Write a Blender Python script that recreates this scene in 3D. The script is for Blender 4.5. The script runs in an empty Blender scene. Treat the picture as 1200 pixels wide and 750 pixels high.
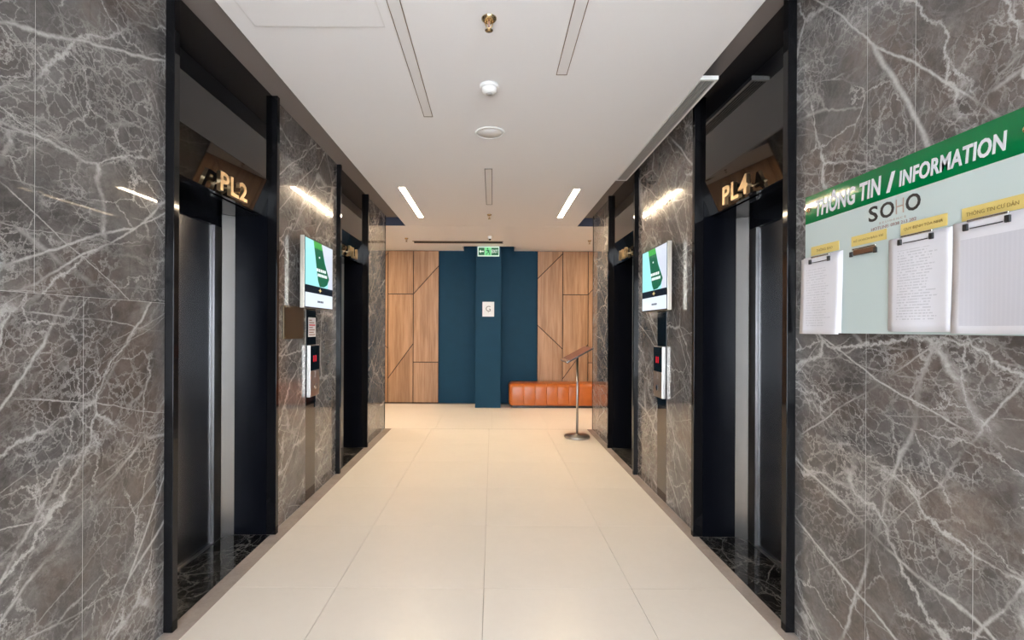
import bpy, bmesh, math, random
from mathutils import Vector, Matrix

random.seed(7)
S = bpy.context.scene
COL = S.collection

# ------------------------------------------------------------------ camera
EYE = 1.41
F = 560.0
cam_d = bpy.data.cameras.new('camera')
cam_d.sensor_fit = 'HORIZONTAL'
cam_d.sensor_width = 36.0
cam_d.lens = F / 1200 * 36.0
cam_d.shift_x = (600 - 577) / 1200
cam_d.shift_y = (385 - 375) / 1200
cam_d.clip_start = 0.05
cam_d.clip_end = 100
cam = bpy.data.objects.new('camera', cam_d)
COL.objects.link(cam)
cam.location = (0, 0, EYE)
cam.rotation_euler = (math.pi / 2, -math.radians(0.25), 0)
S.camera = cam

BACKW = -4.0                  # glazed front of the entrance lobby behind the viewer
# ------------------------------------------------------------------ world, lights, exposure
WORLD_STRENGTH = 13.0
STRIP_STRENGTH = 125.0
WING_STRENGTH = 145.0
S.view_settings.view_transform = 'Standard'
S.view_settings.look = 'None'
S.view_settings.gamma = 1.0
S.view_settings.use_curve_mapping = False
S.view_settings.exposure = 0.37
w = bpy.data.worlds.new('daylight')
S.world = w
w.use_nodes = True
bg = w.node_tree.nodes['Background']
bg.inputs[0].default_value = (0.86, 0.93, 1.0, 1)
bg.inputs[1].default_value = WORLD_STRENGTH
pl = bpy.data.lights.new('window_portal', 'AREA')
pl.shape = 'RECTANGLE'
pl.size = 9.9
pl.size_y = 2.8
pl.cycles.is_portal = True
plo = bpy.data.objects.new('window_portal', pl)
COL.objects.link(plo)
plo.location = (0, BACKW + 0.1, 1.43)
plo.rotation_euler = (math.pi / 2, 0, math.pi)
S.cycles.max_bounces = 10
S.cycles.diffuse_bounces = 5
S.cycles.glossy_bounces = 6
S.cycles.sample_clamp_indirect = 6.0

# ------------------------------------------------------------------ main dimensions (metres)
WL, WR = 1.508, 1.41          # lateral distance of the left and right marble walls
WEND = 6.70                   # where the lift hall opens to the far lobby
HC = 2.87                     # white ceiling
HT = 2.99                     # dark recess along both walls
CL, CR = -1.245, 1.204        # edges of the white ceiling
FARW = 9.0                    # far wall
NEARW = -0.6                  # where the marble walls begin behind the viewer
DOORS = {('L', 0): (2.20, 3.288), ('L', 1): (4.61, 5.67),
         ('R', 0): (2.222, 3.285), ('R', 1): (4.62, 5.69)}
HDOOR = 2.165

# ------------------------------------------------------------------ material helpers
MATS = {}


def mat_base(name):
    m = bpy.data.materials.new(name)
    m.use_nodes = True
    nt = m.node_tree
    b = nt.nodes['Principled BSDF']
    MATS[name] = m
    return m, nt, b


def simple(name, col, rough=0.5, metal=0.0, spec=0.5, coat=0.0, emit=None, estr=0.0, ior=1.5):
    m, nt, b = mat_base(name)
    b.inputs['Base Color'].default_value = (*col, 1)
    b.inputs['Roughness'].default_value = rough
    b.inputs['Metallic'].default_value = metal
    b.inputs['Specular IOR Level'].default_value = spec
    b.inputs['IOR'].default_value = ior
    b.inputs['Coat Weight'].default_value = coat
    b.inputs['Coat Roughness'].default_value = 0.03
    if emit:
        b.inputs['Emission Color'].default_value = (*emit, 1)
        b.inputs['Emission Strength'].default_value = estr
    return m


def nd(nt, typ, **kw):
    n = nt.nodes.new(typ)
    for k, v in kw.items():
        setattr(n, k, v)
    return n


def math_n(nt, op, a, b=None, c=None, clamp=False):
    n = nd(nt, 'ShaderNodeMath', operation=op)
    n.use_clamp = clamp
    for i, v in enumerate((a, b, c)):
        if v is None:
            continue
        if isinstance(v, (int, float)):
            n.inputs[i].default_value = v
        else:
            nt.links.new(v, n.inputs[i])
    return n.outputs[0]


def vmath(nt, op, a, b):
    n = nd(nt, 'ShaderNodeVectorMath', operation=op)
    for i, v in enumerate((a, b)):
        if isinstance(v, (tuple, list)):
            n.inputs[i].default_value = v
        else:
            nt.links.new(v, n.inputs[i])
    return n.outputs[0]


def mix_col(nt, fac, a, b, blend='MIX'):
    n = nd(nt, 'ShaderNodeMix', data_type='RGBA', blend_type=blend)
    for idx, v in ((0, fac), (6, a), (7, b)):
        if isinstance(v, (int, float)):
            n.inputs[idx].default_value = v
        elif isinstance(v, tuple):
            n.inputs[idx].default_value = (*v, 1)
        else:
            nt.links.new(v, n.inputs[idx])
    return n.outputs[2]


def ramp(nt, fac, stops):
    n = nd(nt, 'ShaderNodeMapRange')
    n.clamp = True
    n.interpolation_type = 'SMOOTHSTEP'
    nt.links.new(fac, n.inputs[0])
    n.inputs[1].default_value, n.inputs[2].default_value = stops[0][0], stops[1][0]
    n.inputs[3].default_value, n.inputs[4].default_value = stops[0][1], stops[1][1]
    return n.outputs[0]


def noise(nt, vec, scale, detail=4, rough=0.55, out=0, dist=0.0):
    n = nd(nt, 'ShaderNodeTexNoise')
    nt.links.new(vec, n.inputs['Vector'])
    n.inputs['Scale'].default_value = scale
    n.inputs['Detail'].default_value = detail
    n.inputs['Roughness'].default_value = rough
    n.inputs['Distortion'].default_value = dist
    return n.outputs[out]


def rand_pos(nt, amount=13.0, seeded=False):
    g = nd(nt, 'ShaderNodeNewGeometry')
    oi = nd(nt, 'ShaderNodeObjectInfo')
    if seeded:
        at = nd(nt, 'ShaderNodeAttribute', attribute_type='OBJECT', attribute_name='vein_seed')
        rsrc = at.outputs['Fac']
    else:
        rsrc = oi.outputs['Random']
    cmb = nd(nt, 'ShaderNodeCombineXYZ')
    a = math_n(nt, 'MULTIPLY', rsrc, amount)
    b = math_n(nt, 'MULTIPLY', rsrc, amount * 7.31)
    c = math_n(nt, 'MULTIPLY', rsrc, amount * 3.77)
    for i, v in enumerate((a, b, c)):
        nt.links.new(v, cmb.inputs[i])
    return vmath(nt, 'ADD', g.outputs['Position'], cmb.outputs[0]), rsrc


def marble(name, dark, light, vein, rough, vein_amt=1.0, scale=1.0, ior=1.5):
    m, nt, b = mat_base(name)
    p, rnd = rand_pos(nt, seeded=True)
    # slab-dependent turn so that the veins run differently on each slab
    rot = nd(nt, 'ShaderNodeVectorRotate', rotation_type='X_AXIS')
    nt.links.new(p, rot.inputs['Vector'])
    ang = math_n(nt, 'MULTIPLY_ADD', rnd, 0.7, 0.55)
    nt.links.new(ang, rot.inputs['Angle'])
    p = rot.outputs[0]
    nz = lambda sc, det, rg: vmath(nt, 'SUBTRACT', noise(nt, p, sc * scale, det, rg, out=1), (0.5, 0.5, 0.5))
    sc3 = lambda v, k: vmath(nt, 'MULTIPLY', v, (k, k, k))
    mul = lambda a_, b_: math_n(nt, 'MULTIPLY', a_, b_)
    mx = lambda a_, b_: math_n(nt, 'MAXIMUM', a_, b_)
    q0 = vmath(nt, 'ADD', p, sc3(nz(1.2, 3, 0.5), 0.42))
    q = vmath(nt, 'ADD', q0, sc3(nz(7.0, 8, 0.72), 0.11))
    ql = vmath(nt, 'ADD', p, vmath(nt, 'ADD', sc3(nz(1.0, 2, 0.5), 0.18), sc3(nz(12.0, 5, 0.7), 0.022)))

    def cells(vec, stretch, sc, shift):
        v = nd(nt, 'ShaderNodeTexVoronoi', feature='DISTANCE_TO_EDGE')
        nt.links.new(vmath(nt, 'ADD', vmath(nt, 'MULTIPLY', vec, stretch), shift), v.inputs['Vector'])
        v.inputs['Scale'].default_value = sc * scale
        return v.outputs['Distance']

    def mask(shift, sc, lo, hi, mn, mxv):
        return ramp(nt, noise(nt, vmath(nt, 'ADD', p, shift), sc * scale, 4, 0.6), ((lo, mn), (hi, mxv)))

    def turned(vec, an):
        r_ = nd(nt, 'ShaderNodeVectorRotate', rotation_type='X_AXIS')
        nt.links.new(vec, r_.inputs['Vector'])
        r_.inputs['Angle'].default_value = an
        return r_.outputs[0]
    edge = lambda e, wdt: ramp(nt, e, ((0.0, 1.0), (wdt, 0.0)))
    grain = noise(nt, p, 60.0 * scale, 4, 0.8)
    e1 = cells(q, (1.0, 1.0, 0.42), 2.3, (0.0, 0.0, 0.0))
    e2 = cells(q, (1.0, 1.0, 0.60), 4.8, (3.1, 5.2, 1.7))
    e3 = cells(q, (1.0, 1.0, 0.70), 10.0, (0.4, 2.2, 6.1))
    e4 = cells(q, (1.0, 1.0, 0.80), 22.0, (4.4, 1.2, 3.1))
    l1 = cells(ql, (1.0, 1.0, 0.13), 2.0, (6.3, 0.7, 2.4))
    l2 = cells(turned(ql, 1.15), (1.0, 1.0, 0.13), 2.6, (1.3, 4.7, 0.4))
    l3 = cells(turned(ql, 0.45), (1.0, 1.0, 0.10), 5.5, (2.3, 1.7, 7.4))
    v1 = mul(edge(e1, 0.020), mask((0, 0, 0), 2.2, 0.36, 0.56, 0.15, 1.0))
    v2 = mul(edge(e2, 0.020), mask((7.7, 1.3, 2.9), 2.4, 0.40, 0.58, 0.05, 0.85))
    dense = mask((1.7, 8.3, 4.9), 2.6, 0.42, 0.60, 0.0, 1.0)
    v3 = mul(edge(e3, 0.030), math_n(nt, 'MULTIPLY_ADD', dense, 0.60, 0.04))
    v4 = mul(edge(e4, 0.075), math_n(nt, 'MULTIPLY_ADD', dense, 0.42, 0.05))
    w1 = mul(edge(l1, 0.012), mask((5.1, 2.2, 8.8), 1.8, 0.38, 0.55, 0.1, 1.0))
    w2 = mul(edge(l2, 0.010), mask((2.9, 6.6, 1.1), 1.8, 0.42, 0.58, 0.0, 0.85))
    w3 = mul(edge(l3, 0.016), mask((8.1, 0.6, 3.3), 2.6, 0.42, 0.60, 0.0, 0.55))
    br = noise(nt, vmath(nt, 'MULTIPLY', turned(q, 0.3), (1.0, 1.0, 0.3)), 26.0 * scale, 6, 0.78)
    near = mx(ramp(nt, e1, ((0.0, 1.0), (0.20, 0.0))), mul(ramp(nt, l1, ((0.0, 1.0), (0.12, 0.0))), 0.8))
    hz = mul(mul(near, mask((3.7, 5.5, 0.9), 2.0, 0.40, 0.64, 0.0, 1.0)), ramp(nt, br, ((0.42, 0.02), (0.70, 0.65))))
    tot = mx(mx(mx(v1, v2), mx(v3, v4)), mx(w1, mx(w2, w3)))
    tot = math_n(nt, 'ADD', tot, hz, clamp=True)
    tot = mul(tot, math_n(nt, 'MULTIPLY_ADD', grain, 1.3, 0.25))
    tot = math_n(nt, 'MULTIPLY', tot, vein_amt, clamp=True)
    cl = noise(nt, vmath(nt, 'ADD', q0, (2.2, 9.1, 5.5)), 3.0 * scale, 12, 0.80)
    base = mix_col(nt, ramp(nt, cl, ((0.34, 0.0), (0.66, 1.0))), dark, light)
    wm = mask((9.7, 3.3, 6.9), 1.6, 0.46, 0.66, 0.0, 0.7)
    warm = mix_col(nt, wm, base, mix_col(nt, 1.0, base, (1.18, 0.97, 0.84), 'MULTIPLY'))
    col = mix_col(nt, tot, warm, vein)
    nt.links.new(col, b.inputs['Base Color'])
    b.inputs['Roughness'].default_value = rough
    b.inputs['IOR'].default_value = ior
    b.inputs['Specular IOR Level'].default_value = 0.03
    b.inputs['Coat Weight'].default_value = 0.9
    b.inputs['Coat Roughness'].default_value = 0.025
    return m


def speckle(name, col, amt, rough, sc=3.0, spec=0.5, ior=1.5):
    m, nt, b = mat_base(name)
    p, rnd = rand_pos(nt)
    n1 = noise(nt, p, sc, 5, 0.6)
    n2 = noise(nt, p, sc * 14, 4, 0.6)
    f = math_n(nt, 'ADD', math_n(nt, 'MULTIPLY', n1, 0.7), math_n(nt, 'MULTIPLY', n2, 0.3))
    lo = tuple(c * (1 - amt) for c in col)
    hi = tuple(min(1, c * (1 + amt)) for c in col)
    c = mix_col(nt, ramp(nt, f, ((0.3, 0.0), (0.7, 1.0))), lo, hi)
    nt.links.new(c, b.inputs['Base Color'])
    b.inputs['Roughness'].default_value = rough
    b.inputs['Specular IOR Level'].default_value = spec
    b.inputs['IOR'].default_value = ior
    return m


def wood(name, c1, c2, rough):
    m, nt, b = mat_base(name)
    p, rnd = rand_pos(nt, 5.0)
    s = vmath(nt, 'MULTIPLY', p, (1.0, 1.0, 0.06))
    n1 = noise(nt, s, 16, 5, 0.6, dist=0.4)
    n2 = noise(nt, vmath(nt, 'MULTIPLY', p, (1.0, 1.0, 0.03)), 85, 4, 0.6)
    n3 = noise(nt, vmath(nt, 'MULTIPLY', p, (1.0, 1.0, 0.12)), 3.0, 3, 0.5)
    f = math_n(nt, 'ADD', math_n(nt, 'MULTIPLY', n1, 0.5), math_n(nt, 'ADD', math_n(nt, 'MULTIPLY', n2, 0.25), math_n(nt, 'MULTIPLY', n3, 0.25)))
    c = mix_col(nt, ramp(nt, f, ((0.36, 0.0), (0.64, 1.0))), c1, c2)
    v = math_n(nt, 'MULTIPLY_ADD', rnd, 0.16, 0.92)
    vv = nd(nt, 'ShaderNodeCombineXYZ')
    for i in range(3):
        nt.links.new(v, vv.inputs[i])
    c = mix_col(nt, 1.0, c, vv.outputs[0], 'MULTIPLY')
    nt.links.new(c, b.inputs['Base Color'])
    b.inputs['Roughness'].default_value = rough
    return m


def brushed(name, col, rough, metal=1.0, stretch=(30, 30, 0.05), amt=0.06):
    m, nt, b = mat_base(name)
    g = nd(nt, 'ShaderNodeNewGeometry')
    n1 = noise(nt, vmath(nt, 'MULTIPLY', g.outputs['Position'], stretch), 6, 3, 0.6)
    lo = tuple(c * (1 - amt) for c in col)
    hi = tuple(min(1, c * (1 + amt)) for c in col)
    nt.links.new(mix_col(nt, n1, lo, hi), b.inputs['Base Color'])
    b.inputs['Roughness'].default_value = rough
    b.inputs['Metallic'].default_value = metal
    return m


def printed_paper(name, rows, left, right, ink, seed, blot=0.0):
    """white sheet with rows of tiny print; generated coordinates, y along the width, z up"""
    m, nt, b = mat_base(name)
    tc = nd(nt, 'ShaderNodeTexCoord')
    sp = nd(nt, 'ShaderNodeSeparateXYZ')
    nt.links.new(tc.outputs['Generated'], sp.inputs[0])
    u, v = sp.outputs[1], sp.outputs[2]
    rv = math_n(nt, 'MULTIPLY', v, rows)
    row = math_n(nt, 'FLOOR', rv)
    fr = math_n(nt, 'FRACT', rv)
    line = math_n(nt, 'LESS_THAN', fr, 0.42)
    cm = nd(nt, 'ShaderNodeCombineXYZ')
    nt.links.new(math_n(nt, 'MULTIPLY', u, 34), cm.inputs[0])
    nt.links.new(math_n(nt, 'MULTIPLY_ADD', row, 3.17, seed), cm.inputs[1])
    n1 = noise(nt, cm.outputs[0], 1.0, 2, 0.5)
    words = ramp(nt, n1, ((0.40, 0.0), (0.50, 1.0)))
    cm2 = nd(nt, 'ShaderNodeCombineXYZ')
    nt.links.new(math_n(nt, 'MULTIPLY_ADD', row, 7.77, seed), cm2.inputs[1])
    ln = noise(nt, cm2.outputs[0], 1.0, 1, 0.5)
    # the viewer's left is the far (large y) side
    far = math_n(nt, 'SUBTRACT', 1.0, u)
    inside = math_n(nt, 'MULTIPLY', math_n(nt, 'GREATER_THAN', far, left),
                    math_n(nt, 'LESS_THAN', far, math_n(nt, 'MULTIPLY_ADD', ln, right - 0.2, 0.35)))
    body = math_n(nt, 'MULTIPLY', math_n(nt, 'GREATER_THAN', v, 0.1), math_n(nt, 'LESS_THAN', v, 0.86))
    ink_f = math_n(nt, 'MULTIPLY', math_n(nt, 'MULTIPLY', line, words), math_n(nt, 'MULTIPLY', inside, body))
    ink_f = math_n(nt, 'MULTIPLY', ink_f, ink)
    c = mix_col(nt, ink_f, (0.74, 0.73, 0.78), (0.12, 0.12, 0.15))
    if blot:
        st = math_n(nt, 'MULTIPLY', math_n(nt, 'GREATER_THAN', far, 0.09), math_n(nt, 'LESS_THAN', v, 0.84))
        st = math_n(nt, 'MULTIPLY', st, math_n(nt, 'GREATER_THAN', v, 0.06))
        cols = math_n(nt, 'LESS_THAN', math_n(nt, 'FRACT', math_n(nt, 'MULTIPLY', far, 19)), 0.6)
        st = math_n(nt, 'MULTIPLY', st, math_n(nt, 'MULTIPLY_ADD', cols, 0.12, 0.88))
        c = mix_col(nt, math_n(nt, 'MULTIPLY', st, blot), c, (0.40, 0.39, 0.45))
    nt.links.new(c, b.inputs['Base Color'])
    b.inputs['Roughness'].default_value = 0.6
    return m


# ------------------------------------------------------------------ materials
M_MARBLE = marble('grey_marble', (0.066, 0.061, 0.059), (0.160, 0.148, 0.142), (0.49, 0.47, 0.455), 0.16, 1.0, 1.0, 1.6)
M_NERO = marble('black_marble', (0.004, 0.004, 0.005), (0.010, 0.009, 0.009), (0.25, 0.24, 0.22), 0.03, 0.8, 1.6)
M_BORDER = speckle('taupe_border_stone', (0.44, 0.37, 0.325), 0.16, 0.16, 4.0)
M_TILE = speckle('cream_floor_tile', (0.93, 0.855, 0.765), 0.02, 0.28, 1.6, spec=0.35)
M_GROUT = simple('grout', (0.66, 0.58, 0.50), 0.8)
M_CORE = simple('joint_filler', (0.60, 0.58, 0.56), 0.7)
M_CEIL = simple('white_ceiling_paint', (0.85, 0.83, 0.835), 0.75, spec=0.2)
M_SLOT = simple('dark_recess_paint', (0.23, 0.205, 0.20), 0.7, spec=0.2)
M_NAVY = simple('navy_edge_paint', (0.06, 0.07, 0.11), 0.6, spec=0.3)
M_BLKGLASS = simple('black_glass', (0.004, 0.004, 0.005), 0.03, ior=1.46)
M_BLKMETAL = simple('black_polished_metal', (0.006, 0.006, 0.007), 0.06, spec=0.22)
M_REVEAL = simple('black_lining', (0.004, 0.0045, 0.007), 0.06, spec=0.17)
M_DOOR = simple('black_hairline_steel', (0.30, 0.305, 0.33), 0.27, 1.0)
M_STEEL = simple('brushed_steel', (0.50, 0.48, 0.46), 0.33, 1.0)
M_SURR = simple('satin_surround_steel', (0.33, 0.32, 0.31), 0.3, 1.0)
M_GOLD = simple('brushed_gold', (0.78, 0.58, 0.34), 0.28, 1.0)
M_BRASS = simple('brass', (0.55, 0.42, 0.24), 0.25, 1.0)
M_BRONZE = simple('bronze_plate', (0.115, 0.085, 0.05), 0.3, 0.7)
M_BRMIRROR = simple('bronze_glass', (0.035, 0.022, 0.015), 0.02, ior=1.7)
M_WOOD = wood('oak_veneer', (0.26, 0.138, 0.070), (0.45, 0.272, 0.162), 0.42)
M_DARKGAP = simple('dark_joint', (0.022, 0.010, 0.006), 0.8)
M_BLUE = speckle('teal_blue_paint', (0.0025, 0.042, 0.090), 0.05, 0.6, 6.0, spec=0.22)
M_ORANGE = speckle('orange_leather', (0.41, 0.108, 0.018), 0.10, 0.30, 9.0)
M_BLACK = simple('black_plastic', (0.012, 0.012, 0.014), 0.4)
M_WHITEP = simple('white_plastic', (0.80, 0.79, 0.78), 0.4)
M_DIFF_OFF = simple('unlit_diffuser', (0.78, 0.755, 0.75), 0.5, spec=0.2)
M_TRIM = simple('brown_light_trim', (0.20, 0.13, 0.085), 0.4, 0.3)
M_GREYTRIM = simple('grey_slot_trim', (0.16, 0.15, 0.145), 0.5)
M_DIFF_ON = simple('lit_diffuser', (0.9, 0.9, 0.9), 0.5, emit=(1.0, 0.78, 0.52), estr=STRIP_STRENGTH)
M_DIFF_WING = simple('lit_diffuser_wing', (0.9, 0.9, 0.9), 0.5, emit=(1.0, 0.79, 0.54), estr=WING_STRENGTH)
M_GRILLE = simple('grey_grille', (0.40, 0.39, 0.385), 0.4, 0.2)
M_GRILLEF = simple('pale_grille_frame', (0.86, 0.85, 0.84), 0.35)
M_DARK = simple('dark_void', (0.01, 0.01, 0.01), 0.8)
M_PAINTW = simple('off_white_wall_paint', (0.62, 0.60, 0.57), 0.7)
M_SILVER = simple('champagne_housing', (0.62, 0.57, 0.49), 0.3, 0.6)
M_CHROME = simple('chrome', (0.62, 0.60, 0.57), 0.16, 1.0)
M_LEATHER = speckle('red_brown_leather', (0.17, 0.062, 0.045), 0.2, 0.35, 14.0)
M_MINT = simple('mint_acrylic', (0.57, 0.655, 0.645), 0.06, ior=1.5)
M_GREEN = simple('green_acrylic', (0.0, 0.16, 0.043), 0.06, ior=1.5)
M_TITLE = simple('white_letter', (0.68, 0.71, 0.76), 0.4)
M_INK = simple('black_ink', (0.025, 0.022, 0.022), 0.5)
M_TAN = simple('tan_ink', (0.42, 0.32, 0.27), 0.5)
M_REDINK = simple('faded_red_ink', (0.30, 0.16, 0.14), 0.5)
M_YELLOW = simple('yellow_label', (0.68, 0.53, 0.17), 0.45)
M_YINK = simple('brown_ink', (0.25, 0.16, 0.04), 0.5)
M_PAPER1 = printed_paper('notice_print', 30, 0.14, 0.85, 0.20, 3.0)
M_PAPER2 = printed_paper('rules_print', 34, 0.16, 0.9, 0.30, 11.0)
M_PAPER3 = printed_paper('table_print', 40, 0.9, 0.2, 0.2, 5.0, blot=0.45)
M_CLIPBAR = simple('brown_clip_bar', (0.16, 0.075, 0.04), 0.35, 0.4)
M_PAPERW = simple('white_paper', (0.74, 0.73, 0.77), 0.6)
M_SIGNW = simple('white_sign', (0.78, 0.80, 0.86), 0.4)
M_GREYINK = simple('grey_ink', (0.16, 0.16, 0.19), 0.5)


def screen_mat(name, col, s=1.0):
    return simple(name, (0.01, 0.01, 0.01), 0.12, emit=col, estr=s)


M_SCR_CYAN = screen_mat('screen_cyan', (0.36, 0.80, 0.83), 0.95)
M_SCR_WHITE = screen_mat('screen_white', (0.72, 0.80, 0.92), 0.95)
M_SCR_LILAC = screen_mat('screen_lilac', (0.72, 0.76, 0.88), 0.85)
M_SCR_GREEN = screen_mat('screen_green', (0.012, 0.115, 0.055), 1.0)
M_SCR_LGREEN = screen_mat('screen_leaf_green', (0.05, 0.36, 0.06), 1.0)
M_SCR_BLACK = screen_mat('screen_black', (0.004, 0.006, 0.012), 1.0)
M_SCR_TEXT = screen_mat('screen_text', (0.80, 0.92, 0.90), 1.0)
M_SCR_GOLD = screen_mat('screen_gold', (0.75, 0.60, 0.25), 1.0)
M_SCR_GREY = screen_mat('screen_grey', (0.06, 0.07, 0.10), 1.0)
M_LED_RED = screen_mat('red_led', (0.55, 0.01, 0.02), 1.0)
M_EXIT_DK = simple('exit_dark_green', (0.0, 0.10, 0.035), 0.3, emit=(0.0, 0.06, 0.02), estr=0.6)
M_EXIT_LT = simple('exit_light_green', (0.1, 0.5, 0.2), 0.3, emit=(0.22, 0.78, 0.32), estr=0.4)
M_EXIT_W = simple('exit_white', (0.7, 0.8, 0.75), 0.3, emit=(0.55, 0.85, 0.68), estr=0.3)


def glass_mat():
    m = bpy.data.materials.new('window_glass')
    m.use_nodes = True
    nt = m.node_tree
    nt.nodes.remove(nt.nodes['Principled BSDF'])
    out = nt.nodes['Material Output']
    t = nd(nt, 'ShaderNodeBsdfTransparent')
    g = nd(nt, 'ShaderNodeBsdfGlossy')
    g.inputs['Roughness'].default_value = 0.0
    fr = nd(nt, 'ShaderNodeFresnel')
    mx = nd(nt, 'ShaderNodeMixShader')
    nt.links.new(fr.outputs[0], mx.inputs[0])
    nt.links.new(t.outputs[0], mx.inputs[1])
    nt.links.new(g.outputs[0], mx.inputs[2])
    nt.links.new(mx.outputs[0], out.inputs[0])
    return m


M_GLASS = glass_mat()


# ------------------------------------------------------------------ mesh helpers
class MB:
    def __init__(self):
        self.v, self.f, self.smooth = [], [], []

    def add(self, vs, fs, smooth=False):
        o = len(self.v)
        self.v += [tuple(x) for x in vs]
        for q in fs:
            self.f.append([o + i for i in q])
            self.smooth.append(smooth)
        return self

    def box(self, x0, x1, y0, y1, z0, z1, bev=0.0):
        x0, x1 = min(x0, x1), max(x0, x1)
        y0, y1 = min(y0, y1), max(y0, y1)
        if bev:
            bm = bmesh.new()
            bmesh.ops.create_cube(bm, size=1.0)
            for v in bm.verts:
                v.co = Vector(((x0 + x1) / 2 + v.co.x * (x1 - x0), (y0 + y1) / 2 + v.co.y * (y1 - y0), (z0 + z1) / 2 + v.co.z * (z1 - z0)))
            bmesh.ops.bevel(bm, geom=list(bm.edges), offset=bev, segments=2, affect='EDGES', profile=0.5)
            bm.verts.index_update()
            self.add([v.co[:] for v in bm.verts], [[v.index for v in f.verts] for f in bm.faces])
            bm.free()
            return self
        vs = [(x, y, z) for z in (z0, z1) for y in (y0, y1) for x in (x0, x1)]
        fs = [(0, 2, 3, 1), (4, 5, 7, 6), (0, 1, 5, 4), (2, 6, 7, 3), (0, 4, 6, 2), (1, 3, 7, 5)]
        return self.add(vs, fs)

    def prism(self, poly, frame, d0, d1):
        """poly: 2D outline (a, b); frame: (origin, right, up, normal); extruded d0..d1 along the normal"""
        o, r, u, n = frame
        area = sum(poly[i][0] * poly[(i + 1) % len(poly)][1] - poly[(i + 1) % len(poly)][0] * poly[i][1] for i in range(len(poly)))
        if area < 0:
            poly = poly[::-1]
        k = len(poly)
        vs = [o + r * a + u * b + n * d0 for a, b in poly] + [o + r * a + u * b + n * d1 for a, b in poly]
        fs = [list(range(k))[::-1], list(range(k, 2 * k))]
        fs += [[i, (i + 1) % k, k + (i + 1) % k, k + i] for i in range(k)]
        return self.add(vs, fs)

    def lathe(self, prof, c, seg=32, axis='Z', smooth=True):
        """prof: (radius, height) from one end to the other, closed by caps"""
        vs, fs = [], []
        for r, h in prof:
            for i in range(seg):
                a = 2 * math.pi * i / seg
                p = (r * math.cos(a), r * math.sin(a), h)
                if axis == 'X':
                    p = (p[2], p[0], p[1])
                elif axis == 'Y':
                    p = (p[0], p[2], p[1])
                vs.append((c[0] + p[0], c[1] + p[1], c[2] + p[2]))
        for j in range(len(prof) - 1):
            for i in range(seg):
                fs.append([j * seg + i, j * seg + (i + 1) % seg, (j + 1) * seg + (i + 1) % seg, (j + 1) * seg + i])
        self.add(vs, fs, smooth)
        n = len(prof)
        o = len(self.v) - len(vs)
        self.f.append([o + i for i in range(seg)][::-1]); self.smooth.append(False)
        self.f.append([o + (n - 1) * seg + i for i in range(seg)]); self.smooth.append(False)
        return self

    def tube(self, pts, r, seg=8):
        pts = [Vector(p) for p in pts]
        vs, fs = [], []
        for k, p in enumerate(pts):
            t = (pts[min(k + 1, len(pts) - 1)] - pts[max(k - 1, 0)]).normalized()
            a = t.orthogonal().normalized() if k == 0 else (a - t * a.dot(t)).normalized()
            b = t.cross(a)
            for i in range(seg):
                th = 2 * math.pi * i / seg
                vs.append(p + a * (r * math.cos(th)) + b * (r * math.sin(th)))
        for k in range(len(pts) - 1):
            for i in range(seg):
                fs.append([k * seg + i, k * seg + (i + 1) % seg, (k + 1) * seg + (i + 1) % seg, (k + 1) * seg + i])
        fs.append(list(range(seg))[::-1])
        fs.append([(len(pts) - 1) * seg + i for i in range(seg)])
        return self.add(vs, fs, True)

    def mesh(self, name, m, off=Vector((0, 0, 0))):
        me = bpy.data.meshes.new(name)
        me.from_pydata([(Vector(v) - off)[:] for v in self.v], [], self.f)
        me.materials.append(m)
        bm = bmesh.new()
        bm.from_mesh(me)
        bmesh.ops.recalc_face_normals(bm, faces=bm.faces)
        bm.to_mesh(me)
        bm.free()
        me.polygons.foreach_set('use_smooth', self.smooth)
        me.update()
        return me

    def build(self, name, m, parent=None, origin=None):
        """vertices are world coordinates; the object sits at its own centre base"""
        xs, ys, zs = zip(*self.v)
        if origin is None:
            origin = Vector(((min(xs) + max(xs)) / 2, (min(ys) + max(ys)) / 2, min(zs)))
        else:
            origin = Vector(origin)
        o = bpy.data.objects.new(name, self.mesh(name, m, origin))
        COL.objects.link(o)
        put(o, parent, origin)
        return o


def wloc(o):
    p = Vector((0, 0, 0))
    while o is not None:
        p += o.location
        o = o.parent
    return p


def put(o, parent, world):
    if parent is not None:
        o.parent = parent
        o.location = Vector(world) - wloc(parent)
    else:
        o.location = Vector(world)


def share(name, me, parent, world):
    o = bpy.data.objects.new(name, me)
    COL.objects.link(o)
    put(o, parent, world)
    return o


def thing(name, label, cat, loc, group=None):
    o = bpy.data.objects.new(name, None)
    o.empty_display_size = 0.05
    COL.objects.link(o)
    o.location = loc
    return tag(o, label, cat, group)


def tag(o, label, cat, group=None):
    o['label'] = label
    o['category'] = cat
    if group:
        o['group'] = group
    return o


def struct(o, label=None):
    o['kind'] = 'structure'
    if label:
        o['label'] = label
    return o


def box(name, m, parent, x0, x1, y0, y1, z0, z1, bev=0.0):
    return MB().box(x0, x1, y0, y1, z0, z1, bev).build(name, m, parent)


def side_frame(side, lateral, y, z):
    """a frame on a side wall: right / up / normal towards the corridor as its viewer sees them"""
    if side == 'L':
        return (Vector((-lateral, y, z)), Vector((0, 1, 0)), Vector((0, 0, 1)), Vector((1, 0, 0)))
    return (Vector((lateral, y, z)), Vector((0, -1, 0)), Vector((0, 0, 1)), Vector((-1, 0, 0)))


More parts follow.
